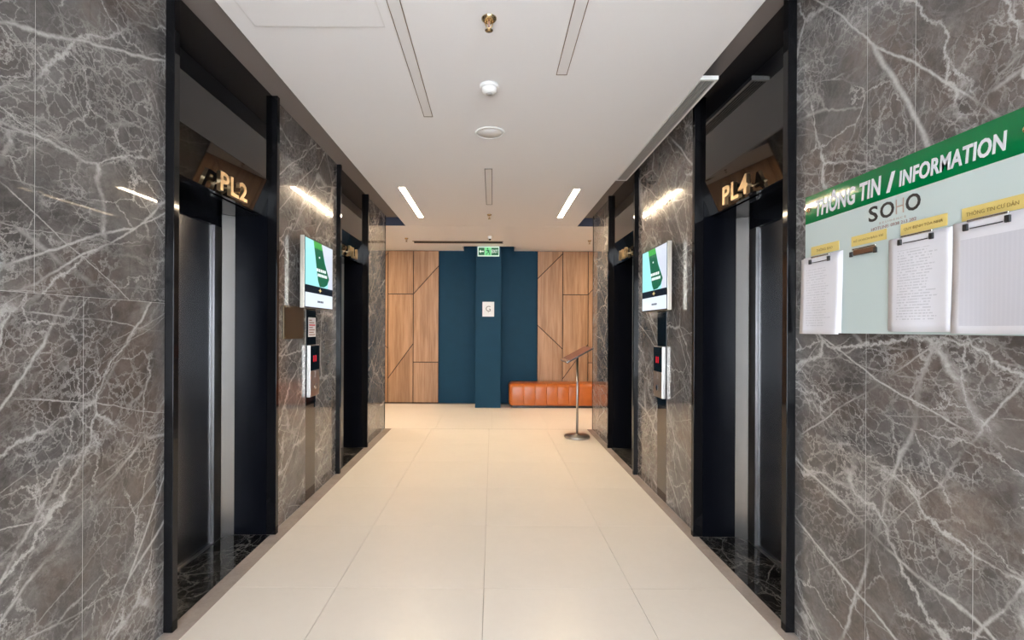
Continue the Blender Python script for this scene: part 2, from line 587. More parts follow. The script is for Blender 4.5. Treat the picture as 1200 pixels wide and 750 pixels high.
def text(name, s, m, parent, frame, width, height, depth=0.001, bold=0.0, space=1.0, shear=0.0):
    """lettering fitted into width x height, its lower left corner at the frame's origin"""
    cu = bpy.data.curves.new('lettering', 'FONT')
    cu.body = s
    cu.size = 1.0
    cu.offset = bold
    cu.space_character = space
    cu.shear = shear
    cu.extrude = 0.5
    cu.resolution_u = 3
    to = bpy.data.objects.new('lettering', cu)
    COL.objects.link(to)
    dg = bpy.context.evaluated_depsgraph_get()
    me = bpy.data.meshes.new_from_object(to.evaluated_get(dg))
    bpy.data.objects.remove(to)
    xs = [v.co.x for v in me.vertices]
    ys = [v.co.y for v in me.vertices]
    x0, y0 = min(xs), min(ys)
    sx = width / (max(xs) - x0)
    sy = height / (max(ys) - y0)
    o, r, u, n = frame
    pts = [o + r * ((v.co.x - x0) * sx) + u * ((v.co.y - y0) * sy) + n * ((v.co.z + 0.5) * depth) for v in me.vertices]
    c = sum(pts, Vector()) / len(pts)
    for v, p in zip(me.vertices, pts):
        v.co = p - c
    me.materials.clear()
    me.materials.append(m)
    me.update()
    ob = bpy.data.objects.new(name, me)
    COL.objects.link(ob)
    put(ob, parent, c)
    return ob


def inset(poly, g):
    """shrinks a convex outline by g"""
    n = len(poly)
    a = sum(poly[i][0] * poly[(i + 1) % n][1] - poly[(i + 1) % n][0] * poly[i][1] for i in range(n))
    if a < 0:
        poly = poly[::-1]
    lines = []
    for i in range(n):
        p, q = Vector(poly[i]), Vector(poly[(i + 1) % n])
        d = (q - p).normalized()
        nrm = Vector((-d.y, d.x))
        lines.append((p + nrm * g, d))
    out = []
    for i in range(n):
        p, d = lines[i - 1]
        q, e = lines[i]
        cr = d.x * e.y - d.y * e.x
        t = ((q - p).x * e.y - (q - p).y * e.x) / cr
        out.append(tuple(p + d * t))
    return out


# ================================================================== STRUCTURE
# ---- floor
flr = struct(MB().box(-4.0, 4.0, WEND - 0.01, FARW + 0.2, -0.06, -0.012)
             .box(-2.7, 2.7, NEARW, WEND - 0.01, -0.06, -0.012)
             .box(-5.0, 5.0, BACKW, NEARW, -0.06, 0.0).build('floor', M_GROUT))
flr.data.materials.append(M_TILE)
for p in flr.data.polygons:
    if p.center.y + flr.location.y < NEARW:
        p.material_index = 1
GAP = 0.0012
tile_cache = {}


def tile(x0, x1, y0, y1, m, name='floor_tile', gap=GAP, h=0.0):
    key = (round(x1 - x0, 4), round(y1 - y0, 4), m.name, gap, h)
    if key not in tile_cache:
        a, b = (x1 - x0) / 2 - gap, (y1 - y0) / 2 - gap
        tile_cache[key] = MB().box(-a, a, -b, b, 0, 0.012 + h, 0.0008).mesh(name, m)
    return share(name, tile_cache[key], flr, ((x0 + x1) / 2, (y0 + y1) / 2, -0.012))


XE = [-1.41, -0.842, -0.04, 0.762, 1.335]
PY = 0.823
YE = [6.71 - PY * k for k in range(10)][:9][::-1]
YE = [NEARW] + [y for y in YE if y > NEARW + 0.05]
for i in range(len(XE) - 1):
    for j in range(len(YE) - 1):
        tile(XE[i], XE[i + 1], YE[j], YE[j + 1] - (0.004 if j == len(YE) - 2 else 0), M_TILE)
FX = [-4.0 + 0.8 * k for k in range(11)]
for i in range(10):
    for y0, y1 in ((6.7125, 7.52), (7.52, 8.33), (8.33, 8.9)):
        tile(FX[i], FX[i + 1], y0, y1, M_TILE, gap=0.0006)
box('threshold_strip', M_TRIM, flr, -WL, WR, 6.7062, 6.7122, -0.0118, -0.0004)
for i in range(10):
    tile(FX[i], FX[i + 1], 8.9, FARW, M_BORDER, 'border_stone')
yb = [NEARW] + [6.71 - 1.2 * k for k in range(6)][::-1]
for j in range(len(yb) - 1):
    tile(-WL, -1.41, yb[j], yb[j + 1], M_BORDER, 'border_stone', 0.0008)
    tile(1.335, WR, yb[j], yb[j + 1], M_BORDER, 'border_stone', 0.0008)

# ---- ceiling: dropped white field, dark recess along both walls, notch round the pillar
NX0, NX1 = -0.54, 0.40
ceil = struct(MB().box(CL, CR, NEARW, 6.81, HC, HT - 0.001)
              .box(-4.0, 4.0, 6.815, 8.5, HC, HT - 0.001)
              .box(-4.0, NX0, 8.5, FARW, HC, HT - 0.001).box(NX1, 4.0, 8.5, FARW, HC, HT - 0.001)
              .box(-5.0, 5.0, BACKW, NEARW, HC, HT - 0.001).build('ceiling', M_CEIL))
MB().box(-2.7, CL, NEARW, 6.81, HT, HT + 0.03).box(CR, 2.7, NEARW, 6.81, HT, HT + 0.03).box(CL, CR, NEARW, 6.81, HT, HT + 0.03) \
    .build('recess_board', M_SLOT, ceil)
box('recess_edge', M_NAVY, ceil, -2.7, CL, 6.805, 6.815, HC, HT - 0.001)
box('recess_edge', M_NAVY, ceil, CR, 2.7, 6.805, 6.815, HC, HT - 0.001)
box('notch_cap', M_BLUE, ceil, NX0 - 0.02, NX1 + 0.02, 8.48, FARW, 3.16, 3.18)
MB().box(NX0 - 0.02, NX0, 8.48, FARW, HT, 3.16).box(NX1, NX1 + 0.02, 8.48, FARW, HT, 3.16) \
    .box(NX0, NX1, 8.48, 8.5, HT, 3.16).build('notch_side', M_BLUE, ceil)
MB().box(-4, 4, 6.81, 8.48, HT, HT + 0.03).box(-4, NX0 - 0.02, 8.48, FARW, HT, HT + 0.03).box(NX1 + 0.02, 4, 8.48, FARW, HT, HT + 0.03) \
    .box(-5, 5, BACKW, NEARW, HT, HT + 0.03).build('ceiling_slab', M_DARK, ceil)


# ---- side walls: core plus marble slabs
def marble_wall(side):
    s = -1 if side == 'L' else 1
    W = WL if side == 'L' else WR
    (a0, a1), (b0, b1) = DOORS[(side, 0)], DOORS[(side, 1)]
    back = 2.7
    mb = MB()
    for y0, y1 in ((NEARW, a0), (a1, b0), (b1, WEND)):
        mb.box(s * (W + 0.0012), s * back, y0, y1, -0.012, HT)
    for y0, y1 in ((a0, a1), (b0, b1)):
        mb.box(s * (W + 0.36), s * back, y0, y1, -0.012, HT)
    wall = struct(mb.build('wall_left' if side == 'L' else 'wall_right', M_CORE))
    t = 0.026

    def slab(y0, y1, z0, z1, seed, gl=0.0014, gr=0.0014, gz=0.0005):
        o = MB().box(s * W, s * (W + t), y0 + gl, y1 - gr, z0 + gz, z1 - gz, 0.0004).build('marble_slab', M_MARBLE, wall)
        o['vein_seed'] = seed
    F_ = 0.0006                       # the finest joints
    if side == 'L':
        slab(NEARW, 0.7, 0.0, 1.52, 0.30)
        slab(0.7, 1.763, 0.0, 1.52, 0.12)
        slab(1.763, a0, 0.0, 1.52, 0.12)
        slab(NEARW, 0.7, 1.52, HT, 0.52)
        slab(0.7, 1.573, 1.52, HT, 0.71)
        slab(1.573, 1.785, 1.52, HT, 0.71, 0.0014, F_)
        slab(1.785, 1.987, 1.52, HT, 0.71, F_, F_)
        slab(1.987, a0, 1.52, HT, 0.71, F_)
        sd = (0.44, 0.83, 0.61)
    else:
        slab(NEARW, 0.7, 0.0, 0.77, 0.35)
        slab(0.7, 1.40, 0.0, 0.77, 0.90)
        slab(1.40, 1.803, 0.0, 0.77, 0.90)
        slab(NEARW, 0.7, 0.77, 1.52, 0.35)
        slab(0.7, 1.803, 0.77, 1.52, 0.90, gz=0.0001)
        slab(1.803, a0, 0.0, 1.52, 0.90)
        slab(NEARW, 0.7, 1.52, HT, 0.57)
        slab(0.7, 1.597, 1.52, HT, 0.21)
        slab(1.597, 1.803, 1.52, HT, 0.21)
        slab(1.803, 2.005, 1.52, HT, 0.21, 0.0014, F_)
        slab(2.005, a0, 1.52, HT, 0.21, F_)
        sd = (0.07, 0.66, 0.97)
    slab(a1, 3.863, 0.0, HT, sd[0])
    slab(3.863, 4.077, 1.62, HT, sd[0], F_, F_)
    slab(4.077, b0, 0.0, HT, sd[1])
    slab(b1, WEND, 0.0, HT, sd[2])
    MB().box(s * W, s * (W + t), 3.8645, 4.0755, 0.0, 1.62, 0.0008).build('bronze_glass_strip', M_BRMIRROR, wall)
    struct(box('trim_1' if side == 'L' else 'trim_2', M_BLKMETAL, None, s * (W - 0.004), s * (W + 0.03), WEND + 0.0005, WEND + 0.014, 0.0, HT - 0.001),
           'thin black metal corner strip at the far end of the %s marble wall' % ('left' if side == 'L' else 'right'))
    return wall


wall_l = marble_wall('L')
wall_r = marble_wall('R')

# ---- far lobby shell
wf = struct(MB().box(-4.2, 4.2, FARW, FARW + 0.2, -0.05, 3.2).build('wall_far', M_BLUE))
struct(box('wall_far_left', M_PAINTW, None, -4.2, -4.0, WEND, FARW, 0.0, HC))
struct(box('wall_far_right', M_PAINTW, None, 4.0, 4.2, WEND, FARW, 0.0, HC))
struct(MB().box(-4.2, -2.7, WEND - 0.2, WEND, 0.0, HC).build('wall_wing_left', M_PAINTW))
struct(MB().box(2.7, 4.2, WEND - 0.2, WEND, 0.0, HC).build('wall_wing_right', M_PAINTW))
struct(box('wall_pillar', M_BLUE, None, -0.303, 0.152, 8.49, FARW - 0.001, 0.0, 3.159, 0.004))

# wood panelling in leaning cells
FRW = (Vector((0, FARW - 0.006, 0)), Vector((1, 0, 0)), Vector((0, 0, 1)), Vector((0, -1, 0)))
CW = 0.477


def wood_column(x0, kind):
    x1 = x0 + CW
    T, B = HC - 0.002, 0.012
    if kind == 'A':
        cells = [[(x0, 2.051), (x1, 2.051), (x1, T), (x0, T)],
                 [(x0, 0.464), (x1, 1.121), (x1, 2.051), (x0, 2.051)],
                 [(x0, B), (x1, B), (x1, 1.121), (x0, 0.464)]]
    elif kind == 'B':
        cells = [[(x0, 2.051), (x1, 2.587), (x1, T), (x0, T)],
                 [(x0, 0.773), (x1, 0.773), (x1, 2.587), (x0, 2.051)],
                 [(x0, B), (x1, B), (x1, 0.773), (x0, 0.773)]]
    else:
        cells = [[(x0, 2.348), (x1, 2.826), (x1, T), (x0, T)],
                 [(x0, 1.48), (x1, 1.03), (x1, 2.826), (x0, 2.348)],
                 [(x0, B), (x1, B), (x1, 1.03), (x0, 1.48)]]
    for c in cells:
        MB().prism(inset(c, 0.0075), FRW, 0.0, 0.018).build('wood_panel', M_WOOD, wf)


XL, XR = -1.010, 0.8435
kinds = 'BAC'
for k in range(6):
    wood_column(XL - CW * (k + 1), kinds[k % 3])
for k in range(6):
    wood_column(XR + CW * k, 'CAB'[k % 3])
box('backing_board', M_DARKGAP, wf, XL - 6 * CW, XL, FARW - 0.0055, FARW - 0.0005, 0.0, HC - 0.002)
box('backing_board', M_DARKGAP, wf, XR, XR + 6 * CW, FARW - 0.0055, FARW - 0.0005, 0.0, HC - 0.002)

# ---- entrance lobby behind the viewer with its glazed front
struct(box('wall_near_left', M_PAINTW, None, -5.2, -5.0, BACKW, NEARW, 0.0, HC))
struct(box('wall_near_right', M_PAINTW, None, 5.0, 5.2, BACKW, NEARW, 0.0, HC))
struct(box('wall_entrance_left', M_PAINTW, None, -5.0, -WL - 0.03, NEARW - 0.02, NEARW, 0.0, HC))
struct(box('wall_entrance_right', M_PAINTW, None, WR + 0.03, 5.0, NEARW - 0.02, NEARW, 0.0, HC))
win = MB()
for k in range(8):
    x = -5.0 + 10.0 * k / 7
    win.box(x - 0.04, x + 0.04, BACKW - 0.08, BACKW + 0.02, 0.0, HC)
for z in (0.0, 2.15, HC - 0.08):
    win.box(-5.0, 5.0, BACKW - 0.07, BACKW + 0.01, z, z + 0.08)
window = struct(win.build('window_1', M_BLKMETAL))
for k in range(7):
    x0 = -5.0 + 10.0 * k / 7
    MB().box(x0 + 0.04, x0 + 10 / 7 - 0.04, BACKW - 0.035, BACKW - 0.030, 0.08, 2.15).build('pane', M_GLASS, window)
    MB().box(x0 + 0.04, x0 + 10 / 7 - 0.04, BACKW - 0.035, BACKW - 0.030, 2.23, HC - 0.08).build('pane', M_GLASS, window)


# ================================================================== LIFT DOORWAYS
def lift_doorway(n, side, idx, number, label):
    s = -1 if side == 'L' else 1
    W = WL if side == 'L' else WR
    y0, y1 = DOORS[(side, idx)]
    root = thing('door_%d' % n, label, 'lift door', (s * (W + 0.15), (y0 + y1) / 2, 0.0))
    root['kind'] = 'structure'
    top = HT - 0.002
    for a, b in ((y0, y0 + 0.038), (y1 - 0.038, y1)):
        box('frame_post', M_BLKMETAL, root, s * (W - 0.04), s * (W + 0.024), a, b, 0.0005, top, 0.002)
    zf, zb, rec = 2.40, HDOOR + 0.006, 0.050
    FRY = (Vector((0, y0 + 0.0385, 0)), Vector((1, 0, 0)), Vector((0, 0, 1)), Vector((0, 1, 0)))
    box('transom', M_BLKGLASS, root, s * (W - 0.002), s * (W + 0.022), y0 + 0.0385, y1 - 0.0385, zf, top)
    # its lower pane leans back, a tilt added so it mirrors the wood wall
    MB().prism([(s * (W - 0.002), zf - 0.001), (s * (W - 0.002 + rec), zb), (s * (W + 0.022 + rec), zb), (s * (W + 0.022), zf - 0.001)],
               FRY, 0.0, y1 - y0 - 0.077).build('lower_transom', M_BLKGLASS, root)
    box('soffit', M_REVEAL, root, s * (W + 0.0825), s * (W + 0.345), y0 + 0.0385, y1 - 0.0385, HDOOR + 0.001, HDOOR + 0.02)
    for a, b in ((y0 + 0.002, y0 + 0.038), (y1 - 0.038, y1 - 0.002)):
        box('reveal', M_REVEAL, root, s * (W + 0.0245), s * (W + 0.345), a, b, 0.0005, zf)
    sill = box('sill', M_NERO, root, s * (W + 0.0005), s * (W + 0.345), y0 + 0.0385, y1 - 0.0385, -0.02, 0.0003)
    sill['vein_seed'] = 0.137 * n
    # stainless lift surround: flat strip, then a splayed cheek meeting the reveal
    P = W + 0.303
    FRZ = (Vector((0, 0, 0.001)), Vector((1, 0, 0)), Vector((0, 1, 0)), Vector((0, 0, 1)))
    for q, d in ((y0 + 0.039, 1), (y1 - 0.039, -1)):
        MB().prism([(s * P, q + d * 0.135), (s * P, q + d * 0.054), (s * (P + 0.035), q + d * 0.054), (s * (P + 0.035), q + d * 0.135)],
                   FRZ, 0.0, HDOOR - 0.09).build('surround_strip', M_SURR, root)
        MB().prism([(s * P, q + d * 0.050), (s * (W + 0.243), q + d * 0.0005), (s * (W + 0.30), q + d * 0.0005), (s * (P + 0.035), q + d * 0.050)],
                   FRZ, 0.0, HDOOR - 0.002).build('splayed_cheek', M_SURR, root)
    box('header', M_REVEAL, root, s * P, s * (P + 0.035), y0 + 0.095, y1 - 0.095, HDOOR - 0.088, HDOOR, 0.002)
    mid = (y0 + y1) / 2
    for a, b in ((y0 + 0.1755, mid - 0.0015), (mid + 0.0015, y1 - 0.1755)):
        box('door_leaf', M_DOOR, root, s * (W + 0.320), s * (W + 0.343), a, b, 0.006, HDOOR - 0.0885, 0.002)
    box('track', M_STEEL, root, s * (W + 0.300), s * (W + 0.345), y0 + 0.06, y1 - 0.06, 0.0004, 0.005)
    # gilded number on the lower edge of the transom
    wd = 0.285
    c = 2.757 if idx == 0 else 5.13
    yy = c - wd / 2 if side == 'L' else c + wd / 2
    text('lift_number', number, M_GOLD, root, side_frame(side, W + 0.004, yy, HDOOR - 0.002), wd, 0.108, 0.022, 0.025, 1.08)
    for q in (-0.09, 0.0, 0.09):
        box('stud', M_GOLD, root, s * (W + 0.0042), s * (W + 0.048), c + q - 0.004, c + q + 0.004, HDOOR + 0.044, HDOOR + 0.052)
    return root


lift_doorway(1, 'L', 0, 'PL2', 'black lift doorway numbered PL2, nearest on the left wall')
lift_doorway(2, 'L', 1, 'PL1', 'black lift doorway numbered PL1, farther one on the left wall')
lift_doorway(3, 'R', 0, 'PL4', 'black lift doorway numbered PL4 beside the green notice board')
lift_doorway(4, 'R', 1, 'PL3', 'black lift doorway numbered PL3 near the sign stand')


# ================================================================== CEILING FIXTURES
def strip_light(label, x, y0, y1, wd, m, mt, group, t=0.004):
    root = thing('strip_light', label, 'ceiling light', (x, (y0 + y1) / 2, HC), group)
    box('diffuser', m, root, x - wd / 2 + t, x + wd / 2 - t, y0 + t, y1 - t, HC - 0.004, HC - 0.0005)
    for a, b in ((x - wd / 2, x - wd / 2 + t), (x + wd / 2 - t, x + wd / 2)):
        box('edge_trim', mt, root, a, b, y0, y1, HC - 0.006, HC - 0.0005)
    for a, b in ((y0, y0 + t), (y1 - t, y1)):
        box('end_trim', mt, root, x - wd / 2 + t, x + wd / 2 - t, a, b, HC - 0.006, HC - 0.0005)
    return root


strip_light('lit warm strip light on the left half of the ceiling', -0.944, 4.94, 6.27, 0.064, M_DIFF_ON, M_WHITEP, 'ceiling strip lights', 0.003)
strip_light('lit warm strip light on the right half of the ceiling', 0.876, 4.98, 6.25, 0.064, M_DIFF_ON, M_WHITEP, 'ceiling strip lights', 0.003)
strip_light('unlit strip light with brown edges, left of the brass sprinkler', -0.447, 0.9, 3.29, 0.062, M_DIFF_OFF, M_TRIM, 'ceiling strip lights', 0.0035)
strip_light('unlit strip light with brown edges, right of the brass sprinkler', 0.390, 0.9, 2.74, 0.062, M_DIFF_OFF, M_TRIM, 'ceiling strip lights', 0.0035)
strip_light('short unlit strip with grey edges midway between the two lit strips', -0.043, 4.36, 5.62, 0.072, M_DIFF_OFF, M_GREYTRIM, 'ceiling strip lights', 0.007)
strip_light('lit strip light in the left wing of the far lobby, behind the wall', -2.75, 7.1, 8.5, 0.064, M_DIFF_WING, M_WHITEP, 'ceiling strip lights', 0.003)
strip_light('lit strip light in the right wing of the far lobby, behind the wall', 2.75, 7.1, 8.5, 0.064, M_DIFF_WING, M_WHITEP, 'ceiling strip lights', 0.003)

# access hatch: a fine sunk outline with a flush leaf
h = thing('access_hatch', 'square white access hatch outlined in the ceiling near the left wall', 'hatch', (-0.8425, 2.0, HC))
box('hatch_leaf', M_CEIL, h, -1.152, -0.533, 1.70, 2.312, HC - 0.003, HC - 0.0005, 0.0008)
for a in ((-1.16, -1.154, 1.69, 2.32), (-0.531, -0.525, 1.69, 2.32), (-1.154, -0.531, 1.69, 1.698), (-1.154, -0.531, 2.314, 2.32)):
    box('hatch_rim', M_DIFF_OFF, h, *a, HC - 0.002, HC - 0.0005)

# round ceiling speaker
t = thing('ceiling_speaker', 'round white flush ceiling speaker between smoke detector and centre strip', 'speaker', (-0.025, 3.56, HC))
MB().lathe([(0.112, 0.0), (0.112, -0.004), (0.106, -0.009), (0.095, -0.010), (0.093, -0.005)], (-0.025, 3.56, HC - 0.0005), 40).build('rim', M_WHITEP, t)
MB().lathe([(0.092, 0.0), (0.092, -0.005), (0.0005, -0.006)], (-0.025, 3.56, HC - 0.001), 40).build('grille', M_CEIL, t)

# smoke detector
t = thing('smoke_detector', 'white domed smoke detector on the ceiling behind the brass sprinkler', 'smoke detector', (-0.025, 2.87, HC))
MB().lathe([(0.056, 0.0), (0.056, -0.012), (0.052, -0.018)], (-0.025, 2.87, HC - 0.0005), 32).build('base', M_WHITEP, t)
MB().lathe([(0.046, 0.0), (0.048, -0.010), (0.042, -0.024), (0.028, -0.031), (0.001, -0.033)], (-0.025, 2.87, HC - 0.0186), 32).build('dome', M_WHITEP, t)
MB().lathe([(0.020, 0.0), (0.019, -0.006), (0.001, -0.007)], (-0.025, 2.87, HC - 0.047), 20).build('sensor_cap', M_GRILLE, t)


def sprinkler(label, x, y, m, cup=0.037):
    t = thing('sprinkler', label, 'sprinkler', (x, y, HC), 'ceiling sprinklers')
    MB().lathe([(cup, 0.0), (cup, -0.003), (cup * 0.75, -0.012), (cup * 0.45, -0.014)], (x, y, HC - 0.0005), 28).build('cup', m, t)
    fr = MB()
    for sg in (-1, 1):
        fr.tube([(x + sg * 0.009, y, HC - 0.014), (x + sg * 0.017, y, HC - 0.026), (x + sg * 0.012, y, HC - 0.040), (x, y, HC - 0.048)], 0.0028)
    fr.build('frame', m, t)
    MB().lathe([(0.004, 0.0), (0.004, -0.028)], (x, y, HC - 0.014), 10).build('bulb', M_REDINK, t)
    MB().lathe([(0.005, 0.0), (0.006, -0.006), (0.018, -0.009), (0.019, -0.011), (0.001, -0.012)], (x, y, HC - 0.046), 20).build('deflector', m, t)


sprinkler('brass pendent sprinkler on the ceiling, nearest to the viewer', -0.022, 2.25, M_BRASS, 0.036)
sprinkler('small sprinkler on the ceiling behind the short unlit strip', -0.045, 6.12, M_BRASS, 0.03)
sprinkler('small sprinkler on the far lobby ceiling at right', 1.60, 7.9, M_BRASS, 0.03)
sprinkler('small sprinkler on the far lobby ceiling at left', -1.40, 7.75, M_BRASS, 0.03)

# small ceiling camera before the pillar
t = thing('ceiling_camera', 'tiny white ceiling camera with dark lens above the exit sign', 'camera', (-0.045, 7.55, HC))
box('housing', M_WHITEP, t, -0.075, -0.015, 7.52, 7.58, HC - 0.045, HC - 0.0005, 0.006)
MB().lathe([(0.018, 0.0), (0.018, -0.014), (0.012, -0.020), (0.001, -0.022)], (-0.045, 7.55, HC - 0.0455), 16).build('lens', M_BLACK, t)

# long dark air slot in front of the pillar
t = thing('air_slot', 'long dark air slot in the far lobby ceiling', 'air vent', (-0.585, 8.08, HC))
box('slot', M_DARK, t, -1.33, 0.165, 8.00, 8.15, HC - 0.006, HC - 0.0005)
for a, b in ((7.985, 8.0), (8.15, 8.165)):
    box('slot_edge', M_TRIM, t, -1.345, 0.18, a, b, HC - 0.009, HC - 0.0005)

# linear air diffuser by the right wall
t = thing('air_diffuser', 'long slatted air diffuser along the top of the right wall', 'air vent', (1.256, 3.74, HC))
gx0, gx1, gy0, gy1 = CR + 0.001, 1.312, 2.785, 4.695
for a, b in ((gx0, gx0 + 0.010), (gx1 - 0.014, gx1)):
    box('frame_rail', M_GRILLEF, t, a, b, gy0, gy1, HC - 0.003, HC + 0.02)
for a, b in ((gy0, gy0 + 0.02), (gy1 - 0.02, gy1)):
    box('frame_end', M_GRILLEF, t, gx0 + 0.010, gx1 - 0.014, a, b, HC - 0.003, HC + 0.02)
box('back_tray', M_DARK, t, gx0 + 0.010, gx1 - 0.014, gy0 + 0.02, gy1 - 0.02, HC + 0.02, HC + 0.035)
for k in range(5):
    w_ = (gx1 - gx0 - 0.024) / 5
    x = gx0 + 0.010 + w_ * k
    box('slat', M_GRILLE, t, x + 0.007, x + w_, gy0 + 0.02, gy1 - 0.02, HC - 0.002, HC + 0.012)


# ================================================================== WALL EQUIPMENT BETWEEN THE LIFTS
def display(side, label):
    s = -1 if side == 'L' else 1
    W = WL if side == 'L' else WR
    y0, y1 = (3.635, 4.275) if side == 'L' else (3.645, 4.255)
    z0, z1 = (1.563, 2.118) if side == 'L' else (1.558, 2.088)
    Fp = W - 0.078                      # lateral of the glass front
    root = thing('display_screen', label, 'screen', (s * (W - 0.04), (y0 + y1) / 2, z0), 'lift hall screens')
    box('wall_bracket', M_BLACK, root, s * (W - 0.041), s * (W - 0.0005), y0 + 0.18, y1 - 0.18, z0 + 0.1, z1 - 0.1)
    box('housing', M_SILVER, root, s * (Fp + 0.003), s * (Fp + 0.036), y0, y1, z0, z1, 0.003)
    box('bezel', M_BLACK, root, s * Fp, s * (Fp + 0.0028), y0 + 0.001, y1 - 0.001, z0 + 0.001, z1 - 0.001)
    wd, ht = y1 - y0 - 0.022, z1 - z0 - 0.024
    fr = side_frame(side, Fp, (y0 + 0.011) if side == 'L' else (y1 - 0.011), z0 + 0.012)

    def pane(name, m, pts, lay):
        return MB().prism([(u * wd, (1 - v) * ht) for u, v in pts], fr, lay * 0.0004, lay * 0.0004 + 0.0005).build(name, m, root)
    pane('picture', M_SCR_CYAN, [(0, 0), (1, 0), (1, 0.70), (0, 0.70)], 0)
    pane('picture_light', M_SCR_LILAC, [(0.56, 0), (1, 0), (1, 0.70), (0.80, 0.70), (0.84, 0.5), (0.66, 0.2)], 1)
    pane('green_sash', M_SCR_GREEN, [(0.27, 0.0), (0.56, 0.0), (0.68, 0.28), (0.86, 0.52), (0.78, 0.62), (0.66, 0.665), (0.50, 0.675), (0.44, 0.60), (0.42, 0.55), (0.34, 0.25)], 2)
    pane('green_sash_top', M_SCR_LGREEN, [(0.27, 0.0), (0.56, 0.0), (0.60, 0.10), (0.295, 0.10)], 3)
    pane('band', M_SCR_BLACK, [(0, 0.68), (1, 0.68), (1, 0.79), (0, 0.79)], 2)
    pane('lower_panel', M_SCR_WHITE, [(0, 0.79), (1, 0.79), (1, 1), (0, 1)], 1)
    pane('emblem', M_SCR_GOLD, [(0.44, 0.735), (0.49, 0.728), (0.51, 0.70), (0.53, 0.728), (0.58, 0.735), (0.53, 0.742), (0.51, 0.77), (0.49, 0.742)], 3)
    for v, u0, n in ((0.40, 0.38, 5), (0.475, 0.42, 8)):
        for k in range(n):
            a = u0 + k * (0.36 / n)
            pane('caption_mark', M_SCR_TEXT, [(a, v), (a + 0.27 / n, v - 0.002), (a + 0.27 / n, v + 0.042), (a, v + 0.045)], 3)
    for k in range(4):
        a = 0.42 + k * 0.055
        pane('caption_mark', M_SCR_GREY, [(a, 0.895), (a + 0.045, 0.895), (a + 0.045, 0.925), (a, 0.925)], 2)
    pane('caption_mark', M_SCR_TEXT, [(0.46, 0.21), (0.50, 0.21), (0.50, 0.235), (0.46, 0.235)], 3)
    return root


display('L', 'lit screen with green sash picture on the left marble wall')
display('R', 'lit screen with green sash picture on the right marble wall')


def call_panel(side, label, notice):
    s = -1 if side == 'L' else 1
    W = WL if side == 'L' else WR
    y0, y1 = 3.868, 4.072
    root = thing('call_panel', label, 'call panel', (s * W, 3.97, 0.80), 'lift call panels')
    box('back_plate', M_REVEAL, root, s * (W - 0.004), s * (W - 0.0005), y0, y1, 0.775, 1.545, 0.001)
    box('housing', M_STEEL, root, s * (W - 0.034), s * (W - 0.0045), y0 + 0.002, y1 - 0.002, 0.845, 1.268, 0.003)
    box('display_glass', M_BLKGLASS, root, s * (W - 0.037), s * (W - 0.0342), y0 + 0.006, y1 - 0.006, 1.06, 1.262)
    box('button_plate', M_STEEL, root, s * (W - 0.036), s * (W - 0.0342), y0 + 0.006, y1 - 0.006, 0.85, 1.058)
    yy = (lambda u: y0 + u * (y1 - y0)) if side == 'L' else (lambda u: y1 - u * (y1 - y0))
    for u_ in (0.30, 0.52):
        text('floor_digit', '1', M_LED_RED, root, side_frame(side, W - 0.0372, yy(u_), 1.13), 0.022, 0.052, 0.0006, 0.01)
    text('lift_digit', '2', M_TITLE, root, side_frame(side, W - 0.0362, yy(0.40), 1.00), 0.04, 0.055, 0.0006, 0.01)
    MB().lathe([(0.024, 0.0), (0.024, 0.004), (0.020, 0.006), (0.001, 0.006)], (s * (W - 0.0362) - (0.006 if s > 0 else 0), 3.97, 0.925), 24, 'X').build('call_button', M_CHROME, root)
    if notice:
        n = thing('safety_notice', 'small white notice with red print above the left call panel', 'notice', (s * W, 3.97, 1.335))
        box('sheet', M_PAPERW, n, s * (W - 0.0055), s * (W - 0.0042), y0 + 0.035, y1 - 0.008, 1.335, 1.495)
        for k in range(7):
            z = 1.348 + k * 0.020
            ln = (0.13, 0.10, 0.12, 0.08, 0.13, 0.11, 0.06)[k]
            box('print_line', M_REDINK if k % 2 else M_LED_RED if k == 4 else M_REDINK, n, s * (W - 0.0061), s * (W - 0.0056), y0 + 0.05, y0 + 0.05 + ln, z, z + 0.008)
    return root


call_panel('L', 'steel and black lift call panel under the left screen', True)
call_panel('R', 'steel and black lift call panel under the right screen', False)

t = thing('wall_plaque', 'plain bronze plaque on the left marble wall beside the screen', 'plaque', (-WL, 3.61, 1.325))
box('plate', M_BRONZE, t, -(WL - 0.012), -(WL - 0.0005), 3.43, 3.79, 1.325, 1.572, 0.002)
for yy_, zz_ in ((3.445, 1.34), (3.775, 1.34), (3.445, 1.557), (3.775, 1.557)):
    MB().lathe([(0.006, 0.0), (0.005, 0.003), (0.001, 0.0035)], (-(WL - 0.0122), yy_, zz_), 12, 'X').build('screw', M_BRASS, t)


# ================================================================== FAR LOBBY OBJECTS
# orange bench in channelled leather segments
def ring(x, ins, y0=8.45, y1=8.96, z0=0.045, z1=0.435, r=0.075, n=5):
    pts = []
    a0, a1, b0, b1 = y0 + ins, y1 - ins, z0 + ins * 0.6, z1 - ins
    rr = max(0.02, r - ins * 0.4)
    for cx, cz, st, rad in ((a1 - rr, b1 - rr, 0, rr), (a0 + rr, b1 - rr, 90, rr), (a0 + 0.03, b0 + 0.03, 180, 0.03), (a1 - 0.03, b0 + 0.03, 270, 0.03)):
        for k in range(n + 1):
            th = math.radians(st + 90 * k / n)
            pts.append((x, cx + rad * math.cos(th), cz + rad * math.sin(th)))
    return pts


def loft(rings):
    m = MB()
    n = len(rings[0])
    vs = [p for r in rings for p in r]
    fs = [[j * n + i, j * n + (i + 1) % n, (j + 1) * n + (i + 1) % n, (j + 1) * n + i] for j in range(len(rings) - 1) for i in range(n)]
    fs += [list(range(n)), [(len(rings) - 1) * n + i for i in range(n)]]
    return m.add(vs, fs, True)


